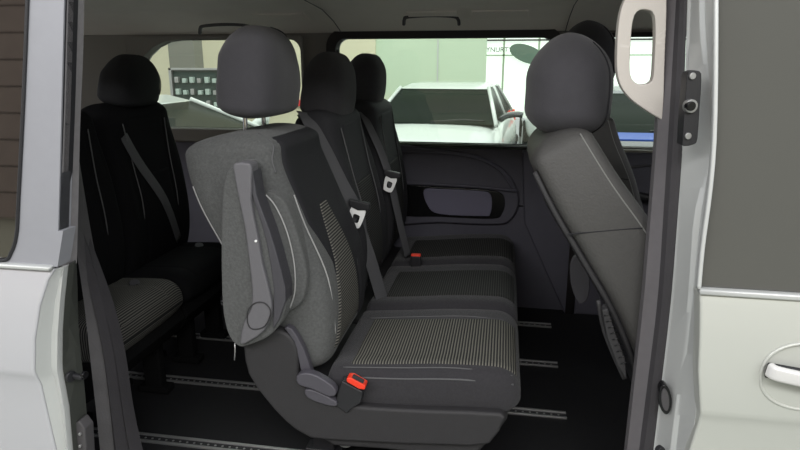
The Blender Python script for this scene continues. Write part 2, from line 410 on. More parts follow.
sb_ = XZ([(265, 193), (280, 197), (290, 212), (301, 245), (307, 272), (306, 290), (301, 303), (285, 312), (272, 300), (262, 230)], 1.455)
wing = prism('backrest_wing', sb_, 1.452, 1.53, M['flank'], seat1, .016, 4, 3); tag(wing, 'grey fabric side wing')
sweep('piping', smoothpts([P(x, y, 1.449) for x, y in ((266, 195), (276, 207), (287, 232), (294, 262), (295, 290), (290, 308))], 5), circ(.0022, 8), M['piping'], wing)
# hinge housing, lever, buckle
hs = XZ([(243, 348), (247, 338), (258, 331), (270, 329), (281, 331), (291, 338), (297, 350), (298, 365), (299, 378), (308, 390), (322, 398), (340, 404), (370, 408), (430, 411), (500, 414), (503, 424), (493, 440), (470, 447), (330, 441), (305, 436), (285, 422), (265, 400), (248, 375)], 1.44)
hou = prism('side_cover', hs, 1.44, 1.475, M['base'], seat1, .010, 4, 2); tag(hou, 'grey plastic side cover')
hp = XZ([(283, 329), (291, 330), (303, 350), (311, 374), (313, 386), (303, 382), (298, 362), (293, 342)], 1.44)
prism('hinge_arm', hp, 1.445, 1.47, M['purple'], seat1, .004, 2, 2)
lv = XZ([(297, 375), (306, 372), (318, 375), (333, 385), (337, 393), (330, 396), (312, 388), (299, 384)], 1.425)
lev = prism('recline_lever', lv, 1.418, 1.446, M['purple'], seat1, .006, 3, 2); tag(lev, 'grey recline lever')
lv2 = XZ([(306, 388), (318, 390), (337, 400), (336, 405), (322, 402), (308, 396)], 1.435)
prism('lever_guard', lv2, 1.425, 1.45, M['purple'], seat1, .004, 2, 2)
bk = XZ([(345, 374), (366, 385), (364, 396), (355, 402), (350, 407), (338, 398), (341, 385)], 1.47)
buc = prism('belt_buckle', bk, 1.432, 1.468, M['black'], seat1, .005, 2); tag(buc, 'black belt buckle')
rb = XZ([(347, 377), (352, 377), (366, 385), (365, 389), (359, 388), (347, 381)], 1.43)
r_ = prism('release_button', rb, 1.424, 1.455, M['red'], buc, .003, 2); tag(r_, 'red release button')
prism('tongue_slot', XZ([(353, 375), (364, 381), (363, 384), (352, 378)], 1.42), 1.421, 1.428, M['base'], buc, .001, 1)
sweep('pull_cord', [P(235, 343, 1.43), P(235, 352, 1.43), P(234.5, 360, 1.43)], circ(.002, 6), M['steel'], seat1)
cyl('floor_latch', P(345, 441, 1.50), .022, .012, (0, 1, .2), M['steel'], seat1, 20)

seat2, pad2, cpad2 = make_seat('rear_seat', 'dark fabric middle van seat behind the armrest seat, wide belt across its back', 2.185, rec=math.radians(6), w=.455, hw=.29, hh=.235, hz=-.068, hx=-.02, hd=.17)
seat3, pad3, cpad3 = make_seat('rear_seat', 'dark fabric van seat furthest in, beside the big side window', 2.655, rec=math.radians(10), w=.45, hw=.28, hh=.22, hz=-.062, hx=-.05, hd=.17)
def tongue(root, cx, cy, Y, s=1.0, ang=-.25):
    c = Vector(P(cx, cy, Y)); 
    def T(a, b): return (c.x+(a*math.cos(ang)-b*math.sin(ang))*s, c.z+(a*math.sin(ang)+b*math.cos(ang))*s)
    hold = prism('tongue_holder', [T(-.034, .030), (T(.030, .034)), T(.034, .014), T(.0, .004), T(-.030, .010)], Y-.012, Y+.008, M['black'], root, .004, 2)
    outer = [T(-.020, .010), T(.018, .010), T(.024, 0), T(.018, -.044), T(.008, -.052), T(-.012, -.050), T(-.020, -.040)]
    inner = [T(-.009, -.012), T(.007, -.012), T(.010, -.018), T(.008, -.034), T(-.003, -.037), T(-.009, -.032)]
    t_ = ringplate('belt_tongue', outer, inner, Y-.006, Y-.001, M['white_plastic'], hold, .001, 1, 48)
    tag(t_, 'shiny metal belt tongue')
b1, _ = belt(seat2, [(303, 112, .0), (311, 125, -.04), (326, 152, -.05), (342, 184, -.045), (355, 208, -.03), (362, 235, .0), (372, 265, .01), (383, 303, .03)], 1.995, .052)
tongue(b1, 358, 211, 1.938, 1.15)
sweep('seat_belt', smoothpts([P(x, y, 1.99) for x, y in ((299, 114), (312, 135), (330, 165), (346, 190), (350, 203))], 5), rrect(.018, .003, .001, 2), M['belt'], seat2, up=(.75, -.62, .2))
b2, _ = belt(seat3, [(362, 112, .0), (371, 130, -.04), (381, 152, -.05), (390, 178, -.045), (396, 205, -.03), (402, 232, 0), (408, 256, .03)], 2.45, .036)
tongue(b2, 391, 179, 2.39, 1.05)
def buckle(root, px, py, Y):
    c = P(px, py, Y)
    o = box('belt_buckle', c[0]-.022, c[0]+.022, Y-.014, Y+.014, c[2]-.045, c[2]+.012, M['black'], root, .005)
    r = box('release_button', c[0]-.020, c[0]+.020, Y-.012, Y+.012, c[2]+.008, c[2]+.018, M['red'], o, .003); tag(r, 'red release button')
buckle(seat2, 416, 258, 2.385); 

# rear row
for yc, lab, rr in ((1.72, 'shade-darkened back-row van seat nearest the doorway, ribbed cushion showing behind the door seal', 13), (2.20, 'shade-darkened back-row van seat beside the rear side window, dark headrest against it', 13)):
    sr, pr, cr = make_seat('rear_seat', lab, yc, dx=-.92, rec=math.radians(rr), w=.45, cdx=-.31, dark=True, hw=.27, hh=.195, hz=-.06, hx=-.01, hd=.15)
    for k in (-.06, .1):
        c = (-1.40+k, yc+.17-k*.3, .855)
        ob = box('belt_buckle', c[0]-.02, c[0]+.02, c[1]-.012, c[1]+.012, c[2]-.03, c[2]+.03, M['black'], sr, .005)
        cyl('buckle_ring', (c[0], c[1]-.002, c[2]+.03), .018, .008, (.3, -.3, 1), M['plastic'], ob, 16)
    if yc > 2:
        path = smoothpts([(-1.43, yc-.15, 1.45), (-1.38, yc-.12, 1.3), (-1.345, yc-.02, 1.12), (-1.37, yc+.1, .92)], 6)
        sweep('seat_belt', path, rrect(.044, .003, .001, 2), M['belt'], sr, up=(1, -.1, .2))

# ------------------------------------------------------------------ front seats (seen from behind)
def front_seat(label, yc, dx, spine, hx, hz, w=.47):
    root = empty('front_seat', (.5+dx, yc, FL)); tag(root, label, 'seat')
    pad = Pad(spine, lambda t: w*(1-.16*max(0, (t-.7)/.3)**2), lambda t: .17 if t < .6 else .17-.03*(t-.6)/.4, yc, lambda t, v: .035*max(0, (abs(v)-.5)/.5) if abs(v) > .5 else 0, n=5.5, rs=.05, re=.045, rw=.05)
    b = pad.mesh('backrest', M['leather'], root, 56, 56); tag(b, 'grey leatherette backrest')
    def edge(fr, sgn, vv=.47, t0=.05, t1=.97, n=16):
        o = []
        for i in range(n):
            d = pad.tot*(t1-(t1-t0)*i/(n-1)); p, tn, nr = pad.at(d); ww, h_ = pad.wh(d/pad.tot)
            o.append(p+nr*(h_*fr)+Vector((0, yc+sgn*ww*vv, 0)))
        return smoothpts(o, 3)
    q = sweep('piping', edge(.44, -1, .492), circ(.0018, 8), M['pipmid'], b); tag(q, 'light grey piping')
    sweep('edge_trim', edge(-.48, -1, .455, .02, .93), rrect(.012, .018, .004, 2), M['base'], b)
    sweep('edge_trim', edge(-.5, 1, .46, .02, .86), rrect(.022, .03, .008, 2), M['black'], b)
    sv = []
    for i in range(12):
        p, tn, nr = pad.at(pad.tot*(.73-.10*i/11)); ww, h_ = pad.wh(.66)
        sv.append(p+nr*(h_*(-.46+.9*i/11))+Vector((0, yc-ww*.4985, 0)))
    sweep('seam', smoothpts(sv, 3), circ(.0016, 6), M['dark'], b)
    # hard shell on the rear of the backrest
    v = []; f = []; nd, nv = 24, 12
    for lay in (0, 1):
        for i in range(nd+1):
            d = pad.tot*(.04+.80*i/nd); p, tn, nr = pad.at(d); ww, h_ = pad.wh(d/pad.tot)
            for j in range(nv+1):
                a = -1+2*j/nv; out = (.004+.010*(1-a**4))*(1 if 0 < i < nd else .3)
                v.append(p-nr*(h_*.5-.012+(out+.010 if lay == 0 else 0))+Vector((0, yc+a*ww*.45, 0)))
    W_ = nv+1; N = (nd+1)*W_
    for i in range(nd):
        for j in range(nv): a = i*W_+j; f += [(a, a+1, a+1+W_, a+W_), (N+a+W_, N+a+1+W_, N+a+1, N+a)]
    for i in range(nd):
        for j in (0, nv): a = i*W_+j; f.append((a, a+W_, N+a+W_, N+a))
    for j in range(nv):
        for i in (0, nd): a = i*W_+j; f.append((a, a+1, N+a+1, N+a))
    s_ = link('back_shell', v, f, M['black'], b, smooth=True)
    # cushion, base
    x0 = spine[0][0]
    cs = [(x0+.56, .80), (x0+.45, .815), (x0+.2, .79), (x0+.02, .77)]
    Pad(cs, w+.02, .16, yc, lambda t, v: .03*max(0, (abs(v)-.5)/.5) if abs(v) > .5 else 0, rs=.07, re=.03).mesh('seat_cushion', M['fabric'], root, 36, 36)
    prism('seat_base', [(x0-.02, .73), (x0-.02, FL+.01), (x0+.46, FL+.01), (x0+.48, .73)], yc-w/2+.02, yc+w/2-.02, M['black'], root, .02, 3)
    # headrest
    pad_h = Pad([(hx-.004, hz-.130), (hx-.0, hz), (hx-.01, hz+.130)], lambda t: .33*(1-.34*max(0, (t-.40)/.60)**2-.15*max(0, (.3-t)/.3)**2), lambda t: .215*(1-.2*max(0, (t-.5)/.5)**2), yc, n=2.5, rs=.07, re=.11, rw=.09)
    h = pad_h.mesh('headrest', M['head'], root, 36, 40)
    hs2 = []
    for i in range(14):
        d = pad_h.tot*(.08+.8*i/13); hs2.append(pad_h.front(d, -.72, .0008))
    sweep('seam', smoothpts(hs2, 3), circ(.002, 6), M['dark'], h)
    for sg in (-1, 1):
        sweep('headrest_post', [(hx-.005, yc+sg*.07, hz-.10), (hx-.008, yc+sg*.07, hz-.16), (hx-.01, yc+sg*.07, hz-.21)], circ(.007, 12), M['chrome'], root)
    return root, pad
fs, fpad = front_seat('grey front seat leaning back at the cream grip handle, seen from behind', 1.655, 0,
    [(.475, .80), (.425, .95), (.35, 1.11), (.275, 1.23), (.19, 1.35), (.108, 1.485)], .158, 1.600)
ov = smoothpts([P(x, y, 1.86) for x, y in ((571, 262), (577, 255), (586, 262), (590, 280), (588, 298), (580, 304), (573, 292), (570, 276))], 4, True)
prism('adjuster_cover', [(p.x, p.z) for p in ov], 1.858, 1.875, M['plastic'], fs, .004, 2)
gr = prism('vent_grille', XZ([(601, 308), (607, 306), (614, 330), (624, 356), (626, 378), (616, 362), (606, 335)], 1.40), 1.385, 1.42, M['base'], fs, .004, 2)
for k in range(9):
    yy = 316+k*6; xx = 604+k*2.1
    a = P(xx, yy, 1.383); b_ = P(xx+7, yy-2, 1.383)
    sweep('grille_slat', [a, b_], circ(.0014, 6), M['blackgloss'], gr)
sweep('side_rail', smoothpts([P(x, y, 1.412) for x, y in ((598, 300), (604, 330), (614, 356), (624, 378))], 5), rrect(.010, .014, .004, 2), M['base'], fs)
ds, dpad = front_seat('dark driver seat on the far side, headrest top peeking above the nearer front headrest', 2.50, 0,
    [(.56, .80), (.49, .95), (.43, 1.10), (.38, 1.24), (.33, 1.36), (.30, 1.475)], .30, 1.685)
for k in (fs, ds): pass

# ------------------------------------------------------------------ van shell
van = empty('van', (0, 2.1, 0)); tag(van, 'silver van seen through its open side doorway, dark grey inside', 'van')
def lab(o, t): o['label'] = t; return o
lab(box('cabin_floor', -2.75, 2.0, 1.32, 3.0, FL-.05, FL, M['carpet'], van, .003), 'dark cabin floor mat')
# headliner: flat with a rolled far side
hp_ = [(1.30, 1.92), (2.35, 1.905), (2.65, 1.885), (2.82, 1.85), (2.93, 1.815), (2.965, 1.80), (3.05, 1.80), (3.05, 2.0), (1.30, 2.0)]
v = []; 
for x in (-2.75, 2.0): v += [(x, y, z) for y, z in hp_]
n = len(hp_); f = [tuple(range(n)), tuple(range(2*n-1, n-1, -1))]+[(i, (i+1) % n, n+(i+1) % n, n+i) for i in range(n)]
lab(link('headliner', v, f, M['head_lin'], van, smooth=False, bevel=.02, seg=3, ang=3), 'grey felt headliner')
for x in (.255, -.80):
    sweep('headliner_seam', [(x, y, z-.001) for y, z in hp_[:6]], circ(.002, 6), M['seal'], van)
# far side wall as one panel with window openings
YW = 2.965
def wall_cells(name, xs, zs, holes, y0, y1, m):
    v, f, idx = [], [], {}
    def V(x, y, z):
        k = (round(x, 4), round(y, 4), round(z, 4))
        if k not in idx: idx[k] = len(v); v.append(k)
        return idx[k]
    def solid(i, j): return 0 <= i < len(xs)-1 and 0 <= j < len(zs)-1 and not any(a <= (xs[i]+xs[i+1])/2 <= b and c <= (zs[j]+zs[j+1])/2 <= d for a, b, c, d in holes)
    for i in range(len(xs)-1):
        for j in range(len(zs)-1):
            if not solid(i, j): continue
            a, b, c, d = xs[i], xs[i+1], zs[j], zs[j+1]
            f.append((V(a, y0, c), V(b, y0, c), V(b, y0, d), V(a, y0, d))); f.append((V(a, y1, d), V(b, y1, d), V(b, y1, c), V(a, y1, c)))
            if not solid(i-1, j): f.append((V(a, y0, d), V(a, y1, d), V(a, y1, c), V(a, y0, c)))
            if not solid(i+1, j): f.append((V(b, y0, c), V(b, y1, c), V(b, y1, d), V(b, y0, d)))
            if not solid(i, j-1): f.append((V(a, y0, c), V(a, y1, c), V(b, y1, c), V(b, y0, c)))
            if not solid(i, j+1): f.append((V(a, y0, d), V(b, y0, d), V(b, y1, d), V(a, y1, d)))
    return link(name, v, f, m, van)
W1 = (-.83, .205, 1.275, 1.775); W2 = (-1.93, -1.01, 1.325, 1.775); W3 = (.41, 1.4, 1.27, 1.775)
up = wall_cells('upper_pillar_trim', [-2.75, W2[0], W2[1], W1[0], W1[1], W3[0], W3[1], 2.0], [1.245, 1.275, 1.775, 1.86], [(W[0], W[1], 1.275, 1.775) for W in (W1, W2, W3)], YW, YW+.06, M['pillar_in'])
lab(up, 'light grey pillar lining')
def window(W, rc, band, nm, rs=None):
    x0, x1, z0, z1 = W
    def rr(x0, x1, z0, z1, r, n=6):
        rl = r if not isinstance(r, tuple) else r
        out = []
        rad = r if isinstance(r, tuple) else (r,)*4
        for (cx, cz, a0, q) in ((x1, z1, 0, rad[0]), (x0, z1, PI/2, rad[1]), (x0, z0, PI, rad[2]), (x1, z0, 1.5*PI, rad[3])):
            sx = -1 if cx == x1 else 1; sz = -1 if cz == z1 else 1
            for i in range(n+1): a = a0+PI/2*i/n; out.append((cx+sx*q+q*math.cos(a), cz+sz*q+q*math.sin(a)))
        return out
    O = rr(x0-band, x1+band, min(z0-.012, 1.263), z1+band, .085 if rs is None else .012)
    I = rr(x0, x1, z0, z1, rc if rs is None else rs)
    n = len(O)
    ya, yb = YW-.022, YW+.07
    v = [(x, ya, z) for x, z in O]+[(x, ya+.012, z) for x, z in I]+[(x, yb, z) for x, z in O]+[(x, yb, z) for x, z in I]
    f = []
    for k in range(n):
        j = (k+1) % n
        f += [(k, j, n+j, n+k), (2*n+k, 3*n+k, 3*n+j, 2*n+j), (k, 2*n+k, 2*n+j, j), (n+k, n+j, 3*n+j, 3*n+k)]
    fr = link('window_surround', v, f, M['winrub'] if rs is None else M['pillar_in'], van, bevel=.003, seg=2)
    lab(fr, nm)
    g = link('window_glass', [(x, YW+.055, z) for x, z in I]+[(x, YW+.060, z) for x, z in I], [tuple(range(n)), tuple(range(2*n-1, n-1, -1))]+[(i, (i+1) % n, n+(i+1) % n, n+i) for i in range(n)], M['glass'], fr)
    # pale green rubber lip along the sill
    return fr
window(W1, .05, .045, 'black surround of the big side window')
window(W2, .05, .018, 'surround of the rear side window', (.06, .26, .05, .05))
window(W3, .02, .018, 'surround of the front side window')
# bright sill lip
sweep('window_sill_lip', [(W1[0], YW-.01, 1.268), (W1[1]-.02, YW-.01, 1.268)], rrect(.02, .012, .004, 2), mat('green_sill', rgb(90, 104, 88), .3), van)
# lower side trim
low = wall_cells('lower_side_trim', [-2.75, .24, 2.0], [FL-.02, 1.255], [], YW-.01, YW+.06, M['trim']); lab(low, 'dark grey lower side trim')
def arc_panel(name, px, Y0, Y1, m, bevel=.006, r=3, parent=None): return prism(name, XZ(px, Y0), Y0, Y1, m, parent or van, bevel, 3, r)
rim = XZ([(380, 150), (440, 150), (478, 156), (503, 169), (516, 187), (519, 204), (511, 220), (495, 225), (440, 223), (380, 219)], YW-.03)
pa = prism('armrest_panel', rim, YW-.034, YW, M['trim'], van, .012, 3, 4); lab(pa, 'moulded armrest panel')
sweep('panel_ledge', smoothpts([P(x, y, YW-.04) for x, y in ((385, 182), (430, 184), (480, 187), (517, 191))], 4), rrect(.014, .02, .005, 2), M['trim'], pa)
sweep('panel_rim', smoothpts([P(x, y, YW-.04) for x, y in ((385, 153), (440, 153), (478, 159), (500, 171), (512, 188))], 5), rrect(.010, .012, .004, 2), M['trim'], pa)
pk = XZ([(400, 187), (440, 187), (488, 190), (502, 194), (505, 203), (502, 214), (492, 219), (440, 217), (400, 214)], YW-.04)
prism('storage_pocket', pk, YW-.040, YW-.03, M['blackgloss'], pa, .006, 2, 4)
pl = XZ([(424, 190), (440, 189), (480, 191), (490, 194), (492, 204), (490, 214), (484, 216), (440, 214), (428, 206)], YW-.045)
q = prism('pocket_flap', pl, YW-.050, YW-.038, M['trim_gloss'], pa, .006, 2, 4); lab(q, 'grey pocket flap')
sweep('trim_joint', smoothpts([P(x, y, YW-.014) for x, y in ((519, 206), (545, 206), (560, 206))], 4), circ(.003, 6), M['blackgloss'], van)
# far pillar between side window and front door, leaning forward
pp = XZ([(522, 150), (556, 150), (604, 156), (604, 330), (572, 330), (545, 270), (524, 222)], YW-.03)
prism('far_pillar_trim', pp, YW-.045, YW-.008, M['trim'], van, .01, 3)
sweep('far_pillar_post', [(.365, YW-.03, FL), (.36, YW-.03, 1.2), (.352, YW-.03, 1.83)], rrect(.045, .05, .012, 3), M['winrub'], van)
# front door card on the far side
fd = prism('far_door_card', [(.395, FL), (2.0, FL), (2.0, 1.258), (.395, 1.258)], YW-.05, YW-.008, M['trim'], van, .01, 3); lab(fd, 'far front door card')
sweep('door_card_arc', smoothpts([P(x, y, YW-.055) for x, y in ((606, 182), (620, 171), (640, 166), (665, 165), (700, 168))], 5), rrect(.012, .014, .005, 2), M['plastic'], fd)
sweep('door_armrest', smoothpts([P(x, y, YW-.07) for x, y in ((606, 192), (640, 196), (670, 204), (720, 214))], 5), rrect(.035, .05, .014, 3), M['black'], fd)
sweep('door_sill', [(.41, YW-.02, 1.262), (1.4, YW-.02, 1.262)], rrect(.014, .03, .005, 2), M['cream'], fd)
# ceiling handles and lamp panel
def roof_handle(px0, px1, py, Y, rise, lbl):
    a = P(px0, py+rise, Y+.045); b = P(px0+4, py, Y-.0); c = P(px1-6, py-.5, Y-.0); d = P(px1, py+rise, Y+.045)
    o = sweep('grab_handle', smoothpts([a, P(px0+.5, py+rise*.35, Y+.015), b, P((px0+px1)/2, py-1.5, Y-.005), c, P(px1-1, py+rise*.35, Y+.015), d], 5), rrect(.014, .018, .006, 3), M['seal'], van)
    lab(o, lbl)
roof_handle(404, 459, 17, 2.77, 7, 'folding grab handle on the headliner')
roof_handle(200, 252, 26, 2.77, 7, 'folding grab handle on the headliner')
def on_lin(x, y):  # headliner height
    for (ya, za), (yb, zb) in zip(hp_[:-4], hp_[1:-3]):
        if ya <= y <= yb: return za+(zb-za)*(y-ya)/(yb-ya)
    return 1.80
for x0, x1 in ((-.16, .08), (-1.15, -.90), (-.44, -.22)):
    ya, yb = 2.70, 2.80
    vv = [(x, y, on_lin(x, y)-dz) for dz in (.006, -.01) for x, y in ((x0, ya), (x1, ya), (x1, yb), (x0, yb))]
    link('lamp_panel' if x0 != -.44 else 'handle_recess', vv, [(0, 1, 2, 3), (7, 6, 5, 4), (0, 4, 5, 1), (1, 5, 6, 2), (2, 6, 7, 3), (3, 7, 4, 0)], M['head_lin'], van, bevel=.004)
# rear and front closures (so that light only enters where it can)
lab(box('rear_trim', -2.81, -2.75, 1.3, 3.05, FL, 1.22, M['trim'], van, .005), 'dark rear trim')
box('dashboard', 1.75, 2.0, 1.3, 3.05, FL, 1.2, M['trim'], van, .04, 4)
# near side above the doorway
box('roof_rail', -2.75, 2.0, 1.22, 1.34, 1.93, 2.02, M['silver'], van, .01)
box('roof_panel', -2.75, 2.0, 1.3, 3.05, 2.0, 2.03, M['silver'], van, .01)
box('sill', -2.75, 2.0, 1.16, 1.34, .30, FL-.01, M['silver'], van, .02, 3)
box('far_side_skin', -2.81, 2.0, 3.03, 3.06, .3, 1.26, M['silver'], van, .01)

# --- B pillar: bands lofted through measured edges
def Yt(y_, z): return y_+max(0, z-1.2)*.10
def Pt(px, py, Y):
    q = P(px, py, Y)
    for _ in range(6): q = P(px, py, Yt(Y, q[2]))
    return q
def curve_pts(pairs, Y, n=30, ext=(-60, 560)):
    """pairs (y,x) image-measured edge -> world curve sampled every few px, continued straight beyond the frame"""
    pairs = sorted(pairs)
    def xa(y):
        if y <= pairs[0][0]: a, b = pairs[0], pairs[1]
        elif y >= pairs[-1][0]: a, b = pairs[-2], pairs[-1]
        else:
            for a, b in zip(pairs, pairs[1:]):
                if a[0] <= y <= b[0]: break
        return a[1]+(b[1]-a[1])*(y-a[0])/(b[0]-a[0])
    ys = [ext[0]+(ext[1]-ext[0])*i/n for i in range(n+1)]
    xs = [xa(y) for y in ys]
    for _ in range(2): xs = [xs[0]]+[(xs[i-1]+2*xs[i]+xs[i+1])/4 for i in range(1, n)]+[xs[-1]]
    return [Vector(Pt(x, y, Y)) for x, y in zip(xs, ys)]
def band(name, curves, m, back=.05, parent=van, smooth=True, bevel=0, bx=0):
    """solid strip whose face runs through the given curves, with a real thickness behind"""
    n = len(curves[0]); rings = []
    for i in range(n):
        r = [c[i] for c in curves]
        r = r+[r[-1]+Vector((bx, back, 0)), r[0]+Vector((bx, back, 0))]
        rings.append(r)
    k = len(rings[0]); v = [p for r in rings for p in r]; f = []
    for i in range(n-1):
        for j in range(k): f.append((i*k+j, i*k+(j+1) % k, (i+1)*k+(j+1) % k, (i+1)*k+j))
    f += [tuple(range(k)), tuple(range((n-1)*k+k-1, (n-1)*k-1, -1))]
    o = link(name, v, f, m, parent, bevel=bevel, seg=2, ang=30)
    return o
E0 = curve_pts([(0, 664), (140, 657), (300, 644), (450, 627)], 1.37)
E0b = curve_pts([(0, 676), (140, 668), (300, 658), (450, 639)], 1.345)
E1 = curve_pts([(0, 687), (140, 683), (300, 671), (450, 653)], 1.325)
E1b = curve_pts([(0, 691), (140, 686), (300, 675), (450, 657)], 1.318)
E2 = curve_pts([(0, 699), (45, 699), (90, 708), (160, 711), (200, 694), (300, 688), (380, 679), (450, 670)], 1.27)
E2b = curve_pts([(0, 705), (45, 706), (90, 711), (160, 713), (200, 702), (300, 693), (380, 684), (450, 676)], 1.262)
E3 = curve_pts([(0, 716), (140, 714), (250, 705), (300, 701), (380, 699), (420, 696), (450, 691)], 1.215)
lab(band('inner_pillar_trim', [E0, E0b], mat('pillar_side_trim', rgb(98, 95, 98), .55, noise=.1, nscale=50), .03), 'grey pillar trim beside the doorway')
lab(band('door_seal', [E0b, [(a*.7+b*.3+Vector((.0, -.006, 0))) for a, b in zip(E0b, E1)], [(a*.3+b*.7+Vector((0, -.006, 0))) for a, b in zip(E0b, E1)], E1], M['sealdark'], .05), 'dark rubber door seal')
jamb = lab(band('front_door_jamb', [E1, E1b, E2, E2b, E3], M['silver'], .05, bx=.03, bevel=.002), 'silver painted door jamb')
# striker plate
sk = smoothpts([P(x, y, 1.262) for x, y in ((688, 72), (699, 71), (701, 80), (699, 110), (697, 138), (694, 144), (683, 146), (682, 140), (684, 110), (686, 84))], 2, True)
stp = prism('striker_plate', [(p.x, p.z) for p in sk], 1.258, 1.30, M['black'], van, .002, 2); lab(stp, 'black striker plate')
for (x, y, r, m_) in ((692.5, 76, .0065, 'steel'), (690, 106, .013, 'steel'), (690, 106, .009, 'blackgloss'), (688, 136, .0065, 'steel')):
    c = P(x, y, 1.256 if m_ != 'blackgloss' else 1.248); cyl('screw' if r < .008 else 'striker_socket', c, r, .012 if r > .008 else .005, (-.3, 1, 0), M[m_], stp, 16)
# rubber bumper low on the jamb
def ell(cx, cy, rx, ry, Y): return XZ([(cx+rx*math.cos(2*PI*k/24)+(.25*ry*math.sin(2*PI*k/24))*-.3, cy-ry*math.sin(2*PI*k/24)) for k in range(24)], Y)
bm_ = prism('rubber_bumper', ell(665, 399, 6.5, 15, 1.28), 1.276, 1.30, M['blackgloss'], van, .003, 3); lab(bm_, 'black rubber bumper')
prism('bumper_core', ell(665.3, 400, 4, 11, 1.272), 1.270, 1.29, M['seal'], bm_, .003, 3)
cyl('jamb_plug', P(660, 450, 1.27), .010, .012, (-.5, 1, 0), M['black'], van, 16)
# --- front door, right of the picture
ZB, ZC = 1.214, .955       # belt line, crease
fdoor = empty('front_door', (.8, 1.2, .9)); attach(fdoor, van); lab(fdoor, 'closed silver front door')
def skin(name, edge, x_end, prof, m, parent, back=.045):
    """door skin: edge gives X of the cut per height; prof gives Y per height"""
    v = []; n = len(prof)
    for X in (None, x_end):
        for (z, y) in prof: v.append((edge(z) if X is None else X, y, z))
    v += [(x, y+back, z) for x, y, z in v]
    f = []
    for i in range(n-1): f += [(i, i+1, n+i+1, n+i), (2*n+i, 3*n+i, 3*n+i+1, 2*n+i+1), (i, 2*n+i, 2*n+i+1, i+1), (n+i, n+i+1, 3*n+i+1, 3*n+i)]
    f += [(0, n, 3*n, 2*n), (n-1, 3*n-1, 4*n-1, 2*n-1)]
    return link(name, v, f, m, parent, bevel=.006, seg=3, ang=40)
prof = [(.35, 1.245), (.5, 1.235), (.7, 1.22), (.85, 1.207), (ZC-.03, 1.199), (ZC-.006, 1.190), (ZC+.012, 1.184), (1.05, 1.184), (1.13, 1.188), (1.19, 1.197), (ZB, 1.205)]
def edge_r(z):
    pts = [(.35, .405), (.859, .421), (.93, .428), (.96, .424), (1.0, .412), (1.214, .397)]
    for a, b in zip(pts, pts[1:]):
        if z <= b[0]: return a[1]+(b[1]-a[1])*max(0, (z-a[0]))/(b[0]-a[0])
    return pts[-1][1]
ds_ = skin('door_skin', edge_r, 1.5, prof, M['silver_door'], fdoor)
sweep('belt_moulding', [(.395, 1.203, ZB+.004), (.6, 1.203, ZB+.003), (1.5, 1.203, ZB-.01)], rrect(.012, .02, .004, 3), M['silver'], fdoor)
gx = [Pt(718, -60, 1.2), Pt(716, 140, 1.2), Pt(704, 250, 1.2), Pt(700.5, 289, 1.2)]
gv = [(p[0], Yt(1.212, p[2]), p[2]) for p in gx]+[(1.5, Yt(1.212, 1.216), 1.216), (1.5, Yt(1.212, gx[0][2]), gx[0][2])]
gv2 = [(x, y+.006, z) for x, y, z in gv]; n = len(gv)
wg = link('door_glass', gv+gv2, [tuple(range(n)), tuple(range(2*n-1, n-1, -1))]+[(i, (i+1) % n, n+(i+1) % n, n+i) for i in range(n)], M['pane_col'], fdoor); lab(wg, 'door glass with its grey reflection painted flat')
sweep('glass_edge', smoothpts([Vector((p[0]-.003, Yt(1.204, p[2]), p[2])) for p in gx], 6), rrect(.008, .016, .003, 2), M['silver'], fdoor)
# handle: bowl + bar
hc = P(812, 377, 1.186)
bowl = []
for i in range(40):
    a = 2*PI*i/40; bowl.append((hc[0]+.093*sp(math.cos(a), .85), 1.1845, hc[2]+.072*sp(math.sin(a), .85)))
sweep('handle_bowl_rim', bowl, circ(.0035, 8), M['silver_door'], fdoor, closed=True)
ha, hb = P(771, 371, 1.165), P(840, 387, 1.165)
hd = sweep('door_handle', smoothpts([(ha[0], 1.170, ha[2]), (ha[0]+.008, 1.158, ha[2]-.001), (ha[0]+.05, 1.152, ha[2]-.006), (ha[0]+.12, 1.152, ha[2]-.016), (ha[0]+.2, 1.155, ha[2]-.026), (ha[0]+.21, 1.170, ha[2]-.028)], 5), rrect(.030, .016, .007, 4), mat('handle_paint', rgb(214, 213, 212), .3, metal=.1, coat=.5), fdoor)
lab(hd, 'silver pull handle')
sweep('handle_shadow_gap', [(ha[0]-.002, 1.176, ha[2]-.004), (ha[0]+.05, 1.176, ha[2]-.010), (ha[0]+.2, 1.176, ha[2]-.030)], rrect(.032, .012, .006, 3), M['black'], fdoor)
# --- cream grip on the pillar
g_out = XZ([(630, -8), (622, 4), (618, 20), (616, 45), (616, 70), (620, 86), (630, 99), (645, 110), (657, 117), (661, 116), (663, 60), (664, -8), (650, -14)], 1.41)
g_in = XZ([(643, 10), (635, 13), (631, 24), (629, 50), (629, 74), (635, 83), (644, 84), (651, 80), (653, 60), (654, 30), (652, 14)], 1.41)
gh = ringplate('grip_handle', g_out, g_in, 1.395, 1.425, M['cream'], van, .008, 4, 72, .0); lab(gh, 'cream moulded grip handle')

# --- sliding door pushed back, left of the picture
sd = empty('sliding_door', (-1.1, 1.12, .9)); attach(sd, van); lab(sd, 'silver sliding door pushed back')
def cpL(pairs, Y): return curve_pts(pairs, Y)
zt = 1.215
def Lc(pairs, Y, y0=-60, y1=266, n=16): return curve_pts(pairs, Y, n, (y0, y1))
F0 = Lc([(0, 29), (100, 24.5), (200, 20.5), (262, 17)], 1.11)
F1 = Lc([(0, 64), (100, 61.5), (200, 59), (262, 57)], 1.11)
F2 = Lc([(0, 67), (100, 64.5), (200, 61), (262, 59)], 1.117)
F3 = Lc([(0, 78), (60, 77), (120, 74), (200, 72.5), (262, 71)], 1.160)
lab(band('door_frame', [F0, F1], M['silver_matt'], .04, sd), 'grey painted window frame of the sliding door')
lab(band('frame_gap', [[p+Vector((0, .004, 0)) for p in F1], [p+Vector((0, .004, 0)) for p in F2]], M['black'], .03, sd), 'black gap strip')
